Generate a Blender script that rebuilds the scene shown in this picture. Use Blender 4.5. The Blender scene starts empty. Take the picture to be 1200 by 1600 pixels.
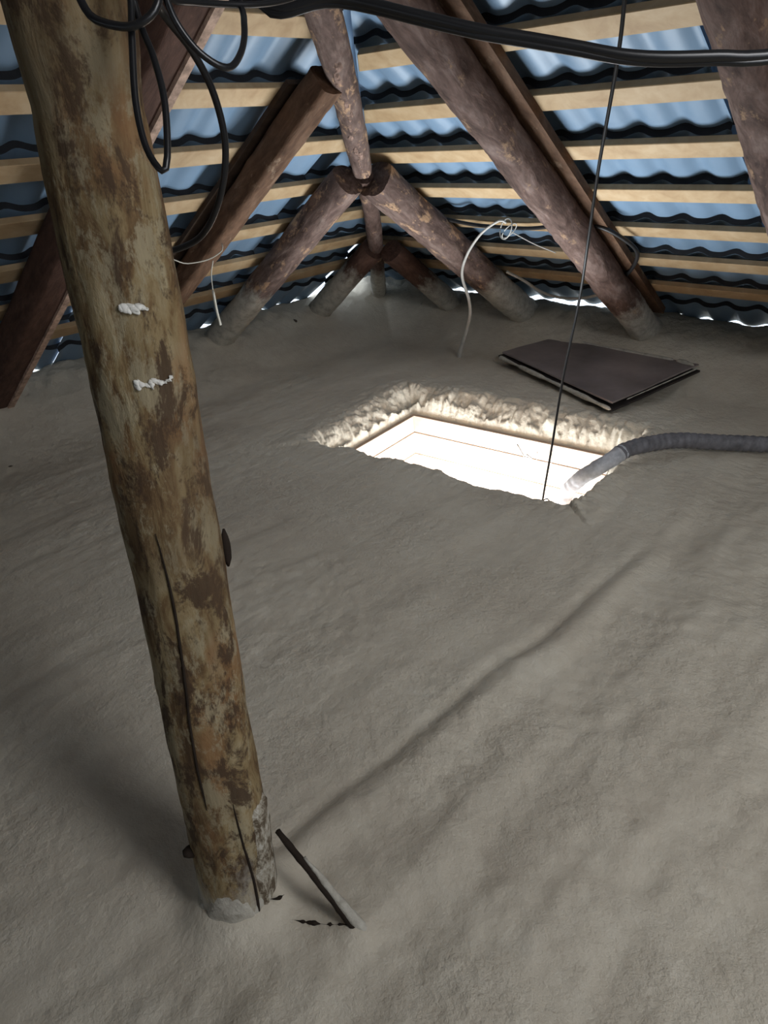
import bpy, bmesh, math, random
import numpy as np
from mathutils import Vector, Matrix

C = bpy.context.scene.collection
SC = bpy.context.scene

# ------------------------------------------------------------------ camera
CAM_ROWS = ((0.67914309, -0.73179071, -0.05698266),      # right
            (-0.39069448, -0.29468001, -0.87207885),     # down
            (0.62138755, 0.61452913, -0.48603648))       # forward
EYE = Vector((0, 0, 1.5))
cd = bpy.data.cameras.new('camera')
cam = bpy.data.objects.new('camera', cd)
C.objects.link(cam)
r_, d_, f_ = [Vector(v) for v in CAM_ROWS]
m = Matrix((r_, -d_, -f_)).transposed().to_4x4()
m.translation = EYE
cam.matrix_world = m
cd.sensor_fit = 'VERTICAL'
cd.sensor_height = 36.0
cd.sensor_width = 27.0
cd.lens = 1085.13 / 1600 * 36.0
cd.clip_start = 0.02
SC.camera = cam

# ------------------------------------------------------------------ light
SC.view_settings.view_transform = 'Standard'
SC.view_settings.look = 'None'
SC.view_settings.gamma = 1.0
SC.view_settings.use_curve_mapping = False
SC.view_settings.exposure = 0.0

w = bpy.data.worlds.new('overcast_sky')
SC.world = w
w.use_nodes = True
bg = w.node_tree.nodes['Background']
bg.inputs[0].default_value = (0.78, 0.88, 1.0, 1)        # white overcast winter sky over snow
bg.inputs[1].default_value = 2.2

def area(name, loc, target, sx, sy, power, color):
    l = bpy.data.lights.new(name, 'AREA')
    l.shape = 'RECTANGLE'
    l.size, l.size_y = sx, sy
    l.energy = power
    l.color = color
    o = bpy.data.objects.new(name, l)
    C.objects.link(o)
    o.location = loc
    o.rotation_euler = (Vector(target) - Vector(loc)).to_track_quat('-Z', 'Y').to_euler()
    return o

# the brightly lit room under the hatch, and the daylight of the gable window behind the camera
area('room_light', (2.83, 2.08, -0.66), (2.83, 2.08, 1.0), 0.68, 1.15, 72.0, (0.85, 0.935, 1.0))
area('window_daylight', (0.9, -3.3, 1.65), (1.4, 1.5, 0.3), 2.0, 1.4, 9.0, (0.95, 0.97, 1.0))
fill_l = area('floor_fill_lamp', (0.90, -1.50, 2.66), (2.0, 1.5, 0.0), 1.0, 1.3, 28.0, (0.98, 0.98, 1.0))  # added fill lamp for the floor, hung under the uncut roof
fill_l.data.spread = math.radians(125)

# ------------------------------------------------------------------ helpers
CX, ZR, TR = 4.2864, 0.5219, 0.60068      # right roof plane: battens' inner face, z at x = CX, pitch
CY, ZL, TL = 4.0840, 0.5471, 0.64358      # left roof plane
TANR, TANL = math.tan(TR), math.tan(TL)
SP = 0.35                                  # batten spacing

def hsh(ix, iy, iz, seed):
    n = (ix.astype(np.int64) * 374761393 + iy.astype(np.int64) * 668265263
         + iz.astype(np.int64) * 2147483647 + seed * 974634177) & 0xFFFFFFFF
    n = ((n ^ (n >> 13)) * 1274126177) & 0xFFFFFFFF
    n = ((n ^ (n >> 16)) * 2246822519) & 0xFFFFFFFF
    n = n ^ (n >> 15)
    return (n & 0xFFFFFF).astype(np.float64) / 0xFFFFFF * 2 - 1

def vnoise(x, y, z=0.0, seed=0):
    x, y, z = np.broadcast_arrays(np.asarray(x, float), np.asarray(y, float), np.asarray(z, float))
    ix, iy, iz = np.floor(x), np.floor(y), np.floor(z)
    fx, fy, fz = x - ix, y - iy, z - iz
    u, v, q = [t * t * t * (t * (t * 6 - 15) + 10) for t in (fx, fy, fz)]
    def g(a, b, c):
        return hsh(ix + a, iy + b, iz + c, seed)
    x00 = g(0, 0, 0) * (1 - u) + g(1, 0, 0) * u
    x10 = g(0, 1, 0) * (1 - u) + g(1, 1, 0) * u
    x01 = g(0, 0, 1) * (1 - u) + g(1, 0, 1) * u
    x11 = g(0, 1, 1) * (1 - u) + g(1, 1, 1) * u
    return (x00 * (1 - v) + x10 * v) * (1 - q) + (x01 * (1 - v) + x11 * v) * q

def fbm(x, y, z=0.0, o=4, seed=0, gain=0.5):
    s, a, t = 0.0, 1.0, 0.0
    for k in range(o):
        s = s + a * vnoise(np.asarray(x) * 2 ** k, np.asarray(y) * 2 ** k, np.asarray(z) * 2 ** k, seed + k * 17)
        t += a
        a *= gain
    return s / t

def sstep(a, b, x):
    t = np.clip((x - a) / (b - a), 0, 1)
    return t * t * (3 - 2 * t)

def new_mesh(name, verts, faces, mat, parent=None, smooth=True, loc=None):
    me = bpy.data.meshes.new(name)
    me.from_pydata([tuple(map(float, v)) for v in verts], [], [tuple(int(i) for i in f) for f in faces])
    me.update()
    if smooth:
        me.polygons.foreach_set('use_smooth', [True] * len(me.polygons))
    me.materials.append(mat)
    o = bpy.data.objects.new(name, me)
    C.objects.link(o)
    if parent is not None:
        o.parent = parent
    if loc is not None:
        o.location = loc
    return o

def tag(o, label=None, cat=None, group=None, kind=None):
    for k, v in (('label', label), ('category', cat), ('group', group), ('kind', kind)):
        if v:
            o[k] = v
    return o

def empty(name, loc=(0, 0, 0)):
    o = bpy.data.objects.new(name, None)
    o.empty_display_size = 0.1
    C.objects.link(o)
    o.location = loc
    return o

def spline(pts, step):
    P = np.array(pts, float)
    if len(P) == 2:
        n = max(2, int(np.linalg.norm(P[1] - P[0]) / step))
        return P[0] + (P[1] - P[0]) * np.linspace(0, 1, n + 1)[:, None]
    Q = np.vstack([2 * P[0] - P[1], P, 2 * P[-1] - P[-2]])
    out = []
    for i in range(1, len(Q) - 2):
        a, b, c, d = Q[i - 1], Q[i], Q[i + 1], Q[i + 2]
        n = max(2, int(np.linalg.norm(c - b) / step))
        for t in np.arange(n) / n:
            out.append(0.5 * (2 * b + (c - a) * t + (2 * a - 5 * b + 4 * c - d) * t * t + (3 * b - a - 3 * c + d) * t ** 3))
    out.append(P[-1])
    return np.array(out)

def frames(path):
    T = np.gradient(path, axis=0)
    T /= np.linalg.norm(T, axis=1)[:, None] + 1e-12
    up = np.array([0, 0, 1.0]) if abs(T[0][2]) < 0.9 else np.array([1.0, 0, 0])
    n = np.cross(T[0], up)
    n /= np.linalg.norm(n)
    N = []
    for t in T:
        n = n - t * (n @ t)
        n /= np.linalg.norm(n)
        N.append(n)
    N = np.array(N)
    return T, N, np.cross(T, N)

def tube_data(path, rad, sides=10, disp=None, caps=True):
    path = np.array(path, float)
    n = len(path)
    T, N, B = frames(path)
    rad = np.broadcast_to(np.asarray(rad, float), (n,))
    th = np.arange(sides) / sides * 2 * np.pi
    R = np.repeat(rad[:, None], sides, 1)
    if disp is not None:
        R = R + disp(np.arange(n), th)
    V = path[:, None, :] + R[:, :, None] * (np.cos(th)[None, :, None] * N[:, None, :] + np.sin(th)[None, :, None] * B[:, None, :])
    V = V.reshape(-1, 3)
    F = []
    for i in range(n - 1):
        for j in range(sides):
            k = (j + 1) % sides
            F.append((i * sides + j, i * sides + k, (i + 1) * sides + k, (i + 1) * sides + j))
    if caps:
        V = np.vstack([V, path[0], path[-1]])
        a, b = len(V) - 2, len(V) - 1
        for j in range(sides):
            k = (j + 1) % sides
            F.append((a, k, j))
            F.append((b, (n - 1) * sides + j, (n - 1) * sides + k))
    return V, F

def tube(name, pts, rad, mat, parent=None, sides=10, step=0.02, loc=None):
    path = spline(pts, step)
    if parent is None and loc is None:
        loc = tuple(path[0])
    if callable(rad):
        rad = rad(np.linspace(0, 1, len(path)))
    V, F = tube_data(path, rad, sides)
    if loc is not None:
        V = V - np.array(loc)
    return new_mesh(name, V, F, mat, parent, True, loc)

def box_data(x0, x1, y0, y1, z0, z1):
    V = [(x0, y0, z0), (x1, y0, z0), (x1, y1, z0), (x0, y1, z0), (x0, y0, z1), (x1, y0, z1), (x1, y1, z1), (x0, y1, z1)]
    F = [(0, 3, 2, 1), (4, 5, 6, 7), (0, 1, 5, 4), (1, 2, 6, 5), (2, 3, 7, 6), (3, 0, 4, 7)]
    return V, F

# ------------------------------------------------------------------ materials
class NT:
    def __init__(self, name):
        self.m = bpy.data.materials.new(name)
        self.m.use_nodes = True
        self.t = self.m.node_tree
        self.b = self.t.nodes['Principled BSDF']
    def n(self, typ, **kw):
        o = self.t.nodes.new(typ)
        for k, v in kw.items():
            setattr(o, k, v)
        return o
    def l(self, a, b):
        self.t.links.new(a, b)
    def coord(self, scale=(1, 1, 1), which='Object'):
        tc = self.n('ShaderNodeTexCoord')
        mp = self.n('ShaderNodeMapping')
        mp.inputs['Scale'].default_value = scale
        self.l(tc.outputs[which], mp.inputs['Vector'])
        return mp.outputs['Vector']
    def noise(self, vec, scale, detail=4, rough=0.55, dist=0.0):
        o = self.n('ShaderNodeTexNoise')
        o.inputs['Scale'].default_value = scale
        o.inputs['Detail'].default_value = detail
        o.inputs['Roughness'].default_value = rough
        o.inputs['Distortion'].default_value = dist
        self.l(vec, o.inputs['Vector'])
        return o.outputs['Fac']
    def ramp(self, fac, stops):
        o = self.n('ShaderNodeValToRGB')
        e = o.color_ramp.elements
        while len(e) < len(stops):
            e.new(0.5)
        for q, (p, c) in zip(e, stops):
            q.position = p
            q.color = (*c, 1) if len(c) == 3 else c
        self.l(fac, o.inputs['Fac'])
        return o.outputs['Color']
    def mix(self, fac, a, b, mode='MIX'):
        o = self.n('ShaderNodeMix', data_type='RGBA', blend_type=mode)
        for s, v in ((o.inputs[0], fac), (o.inputs[6], a), (o.inputs[7], b)):
            if isinstance(v, (int, float)):
                s.default_value = v
            elif isinstance(v, tuple):
                s.default_value = (*v, 1)
            else:
                self.l(v, s)
        return o.outputs[2]
    def base(self, c, rough=0.8, spec=0.3):
        if isinstance(c, tuple):
            self.b.inputs['Base Color'].default_value = (*c, 1)
        else:
            self.l(c, self.b.inputs['Base Color'])
        self.b.inputs['Roughness'].default_value = rough
        self.b.inputs['Specular IOR Level'].default_value = spec
    def bump(self, h, strength=0.4, dist=0.01, prev=None):
        o = self.n('ShaderNodeBump')
        o.inputs['Strength'].default_value = strength
        o.inputs['Distance'].default_value = dist
        self.l(h, o.inputs['Height'])
        if prev is not None:
            self.l(prev, o.inputs['Normal'])
        self.l(o.outputs['Normal'], self.b.inputs['Normal'])
        return o.outputs['Normal']

def mat_foam():
    k = NT('spray_foam')
    v = k.coord()
    a = k.noise(v, 1.6, 4, 0.6)
    b = k.noise(v, 16, 4, 0.6)
    c = k.ramp(a, [(0.3, (0.55, 0.495, 0.41)), (0.55, (0.63, 0.575, 0.48)), (0.75, (0.68, 0.63, 0.53))])
    c = k.mix(0.22, c, k.ramp(b, [(0.35, (0.45, 0.41, 0.35)), (0.7, (0.72, 0.67, 0.58))]), 'OVERLAY')
    # dark specks of dirt
    s = k.noise(v, 9.0, 1, 0.3)
    c = k.mix(k.ramp(s, [(0.165, (1, 1, 1)), (0.185, (0, 0, 0))]), c, (0.10, 0.08, 0.06))
    k.base(c, 0.75, 0.25)
    n = k.bump(k.noise(v, 70, 6, 0.7), 0.5, 0.007)
    v3 = k.coord((1.35, 1.0, 1.0))
    wn = k.noise(v3, 30, 5, 0.62)
    ms = k.ramp(k.noise(v, 1.9, 3, 0.6), [(0.40, (0.25, 0.25, 0.25)), (0.62, (1, 1, 1))])
    mm = k.n('ShaderNodeMath', operation='MULTIPLY')
    k.l(wn, mm.inputs[0])
    k.l(ms, mm.inputs[1])
    k.bump(mm.outputs[0], 0.75, 0.014, n)
    return k.m

def mat_foam_coat():
    k = NT('foam_overspray')
    v = k.coord()
    b = k.noise(v, 22, 4, 0.65)
    k.base(k.ramp(b, [(0.25, (0.30, 0.27, 0.225)), (0.5, (0.48, 0.45, 0.385)), (0.75, (0.60, 0.57, 0.49))]), 0.85, 0.2)
    k.bump(k.noise(v, 60, 5, 0.65), 0.7, 0.008)
    return k.m

def overspray(k, c):
    """foam mist dried onto the foot of a log: reaches up the log as far as the object's own 'coat' value (metres)"""
    tc = k.n('ShaderNodeTexCoord')
    sp = k.n('ShaderNodeSeparateXYZ')
    k.l(tc.outputs['Object'], sp.inputs[0])
    at = k.n('ShaderNodeAttribute', attribute_type='OBJECT', attribute_name='coat')
    nz = k.noise(k.coord((1, 1, 0.5)), 11, 5, 0.75)
    m1 = k.n('ShaderNodeMath', operation='SUBTRACT')
    k.l(at.outputs['Fac'], m1.inputs[0])
    k.l(sp.outputs['Z'], m1.inputs[1])
    m2 = k.n('ShaderNodeMath', operation='MULTIPLY_ADD')
    k.l(nz, m2.inputs[0])
    m2.inputs[1].default_value = 0.55
    k.l(m1.outputs[0], m2.inputs[2])
    mr = k.n('ShaderNodeMapRange')
    mr.inputs[1].default_value = 0.20
    mr.inputs[2].default_value = 0.36
    k.l(m2.outputs[0], mr.inputs[0])
    return k.mix(mr.outputs[0], c, k.ramp(k.noise(k.coord(), 22, 4, 0.65), [(0.25, (0.30, 0.27, 0.225)), (0.5, (0.46, 0.43, 0.37)), (0.75, (0.56, 0.53, 0.46))]))

def mat_bark(name, dark, mid, light, tan, amt=0.5):
    k = NT(name)
    v = k.coord((1, 1, 0.35))
    v2 = k.coord((1, 1, 0.6))
    a = k.noise(v, 14, 5, 0.65, 0.6)
    c = k.ramp(a, [(0.30, dark), (0.5, mid), (0.68, light)])
    t = k.noise(v2, 11, 5, 0.72, 0.1)
    c = k.mix(k.ramp(t, [(0.60 - 0.1 * amt, (0, 0, 0)), (0.68 - 0.1 * amt, (0.9, 0.9, 0.9))]), c, tan)
    f = k.noise(v, 45, 3, 0.6)
    c = k.mix(0.5, c, k.ramp(f, [(0.3, (0.25, 0.25, 0.25)), (0.65, (0.62, 0.62, 0.62))]), 'OVERLAY')
    c = overspray(k, c)
    k.base(c, 0.85, 0.2)
    n = k.bump(a, 0.6, 0.012)
    k.bump(f, 0.5, 0.006, n)
    return k.m

def mat_post():
    k = NT('peeled_log')
    v = k.coord((1, 1, 0.30))
    w2 = k.coord((1, 1, 0.50))
    a = k.noise(v, 24, 6, 0.68, 0.6)
    c = k.ramp(a, [(0.36, (0.105, 0.062, 0.030)), (0.45, (0.185, 0.117, 0.055)), (0.54, (0.284, 0.209, 0.106)), (0.68, (0.361, 0.287, 0.170))])
    o = k.noise(w2, 6, 3, 0.6, 0.5)
    c = k.mix(k.ramp(o, [(0.53, (0, 0, 0)), (0.60, (0.7, 0.7, 0.7))]), c, (0.25, 0.13, 0.058))
    # pale remnants of inner bark
    q = k.noise(w2, 19, 6, 0.8, 0.2)
    c = k.mix(k.ramp(q, [(0.50, (0, 0, 0)), (0.58, (0.75, 0.75, 0.75))]), c, (0.378, 0.322, 0.207))
    d = k.noise(w2, 13, 6, 0.78, 0.35)
    c = k.mix(k.ramp(d, [(0.505, (0, 0, 0)), (0.58, (0.92, 0.92, 0.92))]), c, (0.070, 0.042, 0.025))
    b = k.noise(k.coord((1, 1, 0.6)), 3.5, 3, 0.6, 0.3)
    c = k.mix(k.ramp(b, [(0.48, (0, 0, 0)), (0.64, (0.62, 0.62, 0.62))]), c, (0.12, 0.078, 0.045))
    g = k.noise(k.coord((1, 1, 0.06)), 70, 3, 0.6)
    c = k.mix(0.45, c, k.ramp(g, [(0.3, (0.28, 0.28, 0.28)), (0.7, (0.60, 0.60, 0.60))]), 'OVERLAY')
    c = overspray(k, c)
    k.base(c, 0.8, 0.2)
    n = k.bump(a, 0.45, 0.009)
    n = k.bump(d, 0.4, 0.007, n)
    k.bump(q, 0.3, 0.004, n)
    return k.m

def mat_pine(name='pine_batten', base=((0.38, 0.245, 0.125), (0.465, 0.32, 0.175), (0.53, 0.385, 0.23)), stretch=(1, 1, 1)):
    k = NT(name)
    v = k.coord(stretch)
    a = k.noise(v, 10, 4, 0.6, 0.4)
    c = k.ramp(a, [(0.3, base[0]), (0.5, base[1]), (0.7, base[2])])
    oi = k.n('ShaderNodeObjectInfo')
    mr = k.n('ShaderNodeMapRange')
    mr.inputs[3].default_value = 0.72
    mr.inputs[4].default_value = 1.05
    k.l(oi.outputs['Random'], mr.inputs[0])
    mu = k.n('ShaderNodeMix', data_type='RGBA', blend_type='MULTIPLY')
    mu.inputs[0].default_value = 1
    k.l(c, mu.inputs[6])
    k.l(mr.outputs[0], mu.inputs[7])
    c = mu.outputs[2]
    # small knots
    vo = k.n('ShaderNodeTexVoronoi')
    vo.inputs['Scale'].default_value = 4.0
    k.l(k.coord(), vo.inputs['Vector'])
    c = k.mix(k.ramp(vo.outputs['Distance'], [(0.035, (1, 1, 1)), (0.06, (0, 0, 0))]), c, (0.16, 0.08, 0.035))
    k.base(c, 0.65, 0.3)
    k.bump(a, 0.15, 0.003)
    return k.m

def mat_plain(name, c, rough=0.6, spec=0.4, metal=0.0, var=0.0, bump=0.0, scale=20):
    k = NT(name)
    v = k.coord()
    nz = k.noise(v, scale, 4, 0.6)
    lo = tuple(max(0, q * (1 - var)) for q in c)
    hi = tuple(min(1, q * (1 + var)) for q in c)
    k.base(k.ramp(nz, [(0.3, lo), (0.7, hi)]), rough, spec)
    k.b.inputs['Metallic'].default_value = metal
    if bump:
        k.bump(nz, bump, 0.004)
    return k.m

M_FOAM = mat_foam()
M_COAT = mat_foam_coat()
M_BARK = mat_bark('brown_bark_log', (0.045, 0.026, 0.020), (0.115, 0.072, 0.058), (0.19, 0.135, 0.115), (0.30, 0.19, 0.115), 0.15)
M_BARK2 = mat_bark('flaking_bark_log', (0.05, 0.03, 0.024), (0.13, 0.085, 0.07), (0.21, 0.15, 0.125), (0.40, 0.25, 0.15), 0.6)
M_SAWN = mat_bark('old_sawn_timber', (0.07, 0.036, 0.020), (0.115, 0.062, 0.036), (0.16, 0.095, 0.06), (0.22, 0.15, 0.10), 0.0)
M_RED = mat_bark('reddish_old_plank', (0.062, 0.033, 0.024), (0.088, 0.047, 0.034), (0.12, 0.067, 0.050), (0.18, 0.10, 0.07), -0.3)
M_POST = mat_post()
M_PINE = mat_pine()
M_SHAFT = mat_pine('planed_hatch_board', ((0.44, 0.31, 0.225), (0.50, 0.365, 0.27), (0.56, 0.42, 0.32)))
M_EDGE = mat_plain('bare_wood_edge', (0.46, 0.32, 0.245), 0.85, 0.15, 0, 0.45, 0.5, 30)
M_SHEET = mat_plain('blue_grey_primer', (0.170, 0.255, 0.355), 0.42, 0.5, 0.0, 0.07, 0.0, 3)
M_BLACK = mat_plain('black_cable_sheath', (0.012, 0.012, 0.013), 0.32, 0.5)
M_CORD = mat_plain('black_cord', (0.014, 0.013, 0.013), 0.5, 0.4)
M_WIRE = mat_plain('dusty_white_wire', (0.52, 0.50, 0.46), 0.6, 0.3, 0, 0.12)
M_STRING = mat_plain('pale_twine', (0.50, 0.47, 0.40), 0.9, 0.1, 0, 0.1)
M_HOSE = mat_plain('grey_hose_wrap', (0.16, 0.155, 0.165), 0.55, 0.4, 0, 0.35, 0.4, 25)
M_HOSEW = mat_plain('pale_plastic_wrap', (0.50, 0.50, 0.52), 0.45, 0.4, 0, 0.3, 0.5, 25)
M_LID = mat_plain('dark_fibreboard', (0.24, 0.198, 0.188), 0.5, 0.4, 0, 0.4, 0.1, 2.2)
M_LIDEDGE = mat_plain('dark_board_edge', (0.035, 0.028, 0.026), 0.7, 0.2, 0, 0.2)
M_FLAKE = mat_plain('pale_bark_flake', (0.22, 0.145, 0.115), 0.9, 0.1, 0, 0.5, 0.6, 60)
M_CUTDARK = mat_plain('bounce_cut_dark', (0.05, 0.045, 0.042), 0.8, 0.2, 0, 0.2)  # unseen back slope and gable coloured dark to cut bounced light
M_PLANKD = mat_plain('dark_counter_plank', (0.055, 0.035, 0.024), 0.85, 0.15, 0, 0.4, 0.3, 14)
M_STEPSHADE = mat_plain('step_shade_black', (0.018, 0.019, 0.022), 0.8, 0.2, 0, 0.2)  # near-black colour standing in for shade on the sheet steps
M_STEEL = mat_plain('dull_steel', (0.22, 0.21, 0.20), 0.4, 0.5, 0.8, 0.1)
M_WHITE = mat_plain('set_white_foam', (0.78, 0.76, 0.70), 0.7, 0.3, 0, 0.08, 0.3, 40)
M_DARK = mat_plain('dark_gap_wood', (0.03, 0.022, 0.017), 0.9, 0.1, 0, 0.2)

# ------------------------------------------------------------------ hatch frame numbers (local: u along the far edge to the right, v toward the camera)
HO = np.array([3.168, 2.812])
HU = np.array([0.112, -0.9937])
HV = np.array([-0.9937, -0.112])
HL, HW, HZ = 1.41, 0.84, -0.14
def hatch_uv(x, y):
    dx, dy = x - HO[0], y - HO[1]
    return dx * HU[0] + dy * HU[1], dx * HV[0] + dy * HV[1]
def hatch_xyz(u, v, z):
    p = HO + HU * u + HV * v
    return (p[0], p[1], z)

# ------------------------------------------------------------------ floor: sprayed foam
def floor_base(x, y):
    """the foam without the hatch hole"""
    x, y = np.asarray(x, float), np.asarray(y, float)
    wx = x + 0.10 * fbm(x * 1.3, y * 1.3, 0, 3, 5)
    wy = y + 0.07 * fbm(x * 1.1, y * 1.1, 3, 3, 9)
    z = 0.022 * fbm(x * 0.9, y * 0.9, 0, 3, 1)
    # passes of the spray gun: soft rolls along x
    z = z + 0.014 * fbm(wx * 1.0, wy * 5.2, 0, 3, 21) * (0.6 + 0.75 * sstep(1.2, 0.6, y))
    z = z + 0.0060 * fbm(wx * 4, wy * 13, 0, 3, 33) * (0.45 + 0.55 * sstep(1.15, 0.75, y))
    # fine wrinkles across the rolls
    z = z + 0.0075 * fbm(wx * 24, wy * 15, 0, 4, 41, 0.6) * (0.15 + 0.85 * sstep(-0.1, 0.5, fbm(x * 1.7, y * 1.7, 0, 2, 77) + 0.45 * sstep(1.0, 0.6, y)))
    # joist under the foam: a ridge along x with a valley on its far side
    yl = 0.955 - 0.035 * (x - 0.6) + 0.025 * vnoise(x * 3, 0, 0, 3)
    s = y - yl
    fade = sstep(0.25, 0.65, x) * sstep(2.75, 1.9, x)
    z = z + fade * (0.017 * np.exp(-((s + 0.055) / 0.050) ** 2) - 0.009 * np.exp(-((s - 0.005) / 0.022) ** 2) + 0.008 * sstep(0.05, -0.2, s))
    # mound in the very front
    z = z + 0.035 * np.exp(-(((x - 0.22) / 0.22) ** 2 + ((y - 0.62) / 0.18) ** 2))
    # foam climbs the post
    r = np.hypot(x - 0.415, y - 0.94)
    z = z + 0.045 * np.exp(-(np.maximum(r - 0.075, 0) / 0.045) ** 2)
    # foot of the leaning stick
    r = np.hypot(x - 0.53, y - 0.69)
    z = z + 0.018 * np.exp(-(r / 0.045) ** 2)
    # foam banks up against both eaves
    n1 = 0.05 * fbm(x * 1.5, y * 1.9, 0, 3, 61)
    rx = sstep(4.02, 4.74, x + n1)
    ry = sstep(3.75, 4.54, y + n1)
    z = z + 0.245 * np.maximum(rx, ry) + 0.03 * rx * ry
    lump = 0.5 + 0.5 * fbm(x * 3.1, y * 3.1, 0, 3, 91)
    e = np.maximum(sstep(4.35, 4.6, x), sstep(4.15, 4.4, y))
    z = z + e * (0.060 * lump + 0.002) + e * 0.022 * fbm(x * 9, y * 9, 0, 3, 95)
    return z

def floor_z(x, y):
    return float(floor_base(np.array([x]), np.array([y]))[0])

def floor_hole(x, y):
    x, y = np.asarray(x, float), np.asarray(y, float)
    z = floor_base(x, y)
    u, v = hatch_uv(x, y)
    nz = 0.035 * fbm(x * 6, y * 6, 0, 3, 11)
    du = np.maximum(-u, u - HL)
    dv_far, dv_near = -v, v - HW
    # rim width differs from side to side
    wid = np.where(dv_near > np.maximum(du, dv_far), 0.045, np.where(du > dv_far, np.where(u < 0, 0.17, 0.075), 0.14))
    d = np.hypot(np.maximum(du, 0), np.maximum(np.maximum(dv_far, dv_near), 0))
    inside = (du < 0) & (np.maximum(dv_far, dv_near) < 0)
    dd = np.clip((d + nz * (d > 0.02)) / wid, 0, 1)
    prof = np.sin(dd * np.pi / 2) ** 0.8
    near = np.exp(-np.maximum(d - 0.02, 0) / 0.10)
    cells = np.abs(vnoise(x * 19, y * 19, 0, 71)) * 0.034 + np.abs(vnoise(x * 43, y * 43, 0, 72)) * 0.018 + np.abs(vnoise(x * 95, y * 95, 0, 73)) * 0.007
    cells = cells * np.where(dv_near > np.maximum(du, dv_far), 0.3, 1.0)
    lift = np.where(dv_near > np.maximum(du, dv_far), -0.004, 0.012) * np.exp(-((d - wid) / 0.12) ** 2)
    zz = HZ + (z + lift - HZ) * prof + near * cells * (d > 0.005)
    far = d > 0.5
    zz = np.where(far, z, zz)
    zz = np.where(inside, HZ - 0.03, zz)
    return zz, inside, du, np.maximum(dv_far, dv_near)

def axis_pts(lo, hi, a, b, fine, coarse):
    return np.unique(np.round(np.concatenate([np.arange(lo, a, coarse), np.arange(a, b, fine), np.arange(b, hi, coarse), [hi]]), 4))
gx = np.unique(np.r_[axis_pts(-4.9, 4.86, -0.35, 4.84, 0.012, 0.15), np.arange(2.25, 3.55, 0.006).round(4)])
gx = gx[np.r_[True, np.diff(gx) > 0.0031]]
gy = np.unique(np.r_[axis_pts(-3.6, 4.66, -0.30, 4.64, 0.012, 0.15), np.arange(1.25, 3.12, 0.006).round(4)])
gy = gy[np.r_[True, np.diff(gy) > 0.0031]]
GX, GY = np.meshgrid(gx, gy, indexing='ij')
Z, inside, du, dv = floor_hole(GX, GY)
# beyond the crest at the eaves the foam drops away outside
crest_x, crest_y = 4.745, 4.545
Z = Z - 0.5 * np.maximum(GX - crest_x, 0) - 0.5 * np.maximum(GY - crest_y, 0)
deep = (du < -0.010) & (dv < -0.010)
nx, ny = GX.shape
idx = np.arange(nx * ny).reshape(nx, ny)
q = np.stack([idx[:-1, :-1], idx[1:, :-1], idx[1:, 1:], idx[:-1, 1:]], -1).reshape(-1, 4)
keep = ~(deep[:-1, :-1] & deep[1:, :-1] & deep[1:, 1:] & deep[:-1, 1:]).reshape(-1)
q = q[keep]
V = np.stack([GX, GY, Z], -1).reshape(-1, 3)
me = bpy.data.meshes.new('floor')
me.vertices.add(len(V))
me.vertices.foreach_set('co', V.ravel())
me.loops.add(len(q) * 4)
me.loops.foreach_set('vertex_index', q.ravel())
me.polygons.add(len(q))
me.polygons.foreach_set('loop_start', np.arange(len(q)) * 4)
me.polygons.foreach_set('use_smooth', np.ones(len(q), bool))
me.update(calc_edges=True)
me.materials.append(M_FOAM)
floor = bpy.data.objects.new('floor', me)
C.objects.link(floor)
tag(floor, 'wavy floor of sprayed beige insulation foam across the whole attic', kind='structure')

# ------------------------------------------------------------------ roof: metal sheets on battens (one setting object, its pieces as parts)
roof = empty('ceiling')
tag(roof, 'underside of blue grey corrugated metal roof on pale wooden battens', kind='structure')

# hip line in plan: both planes at the same height
zc = 0.2
hip_p = np.array([CX + (ZR - zc) / TANR, CY + (ZL - zc) / TANL])
hip_d = np.array([-1 / TANR, -1 / TANL])
hip_d /= np.linalg.norm(hip_d)
def hip_y(x):
    return hip_p[1] + (x - hip_p[0]) * hip_d[1] / hip_d[0]
def hip_x(y):
    return hip_p[0] + (y - hip_p[1]) * hip_d[0] / hip_d[1]

def right_pt(a, s, h):           # a = y, s up the slope, h outward
    return np.stack([CX - math.cos(TR) * s + math.sin(TR) * h, a, ZR + math.sin(TR) * s + math.cos(TR) * h], -1)
def left_pt(a, s, h):            # a = x
    return np.stack([a, CY - math.cos(TL) * s + math.sin(TL) * h, ZL + math.sin(TL) * s + math.cos(TL) * h], -1)

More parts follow.
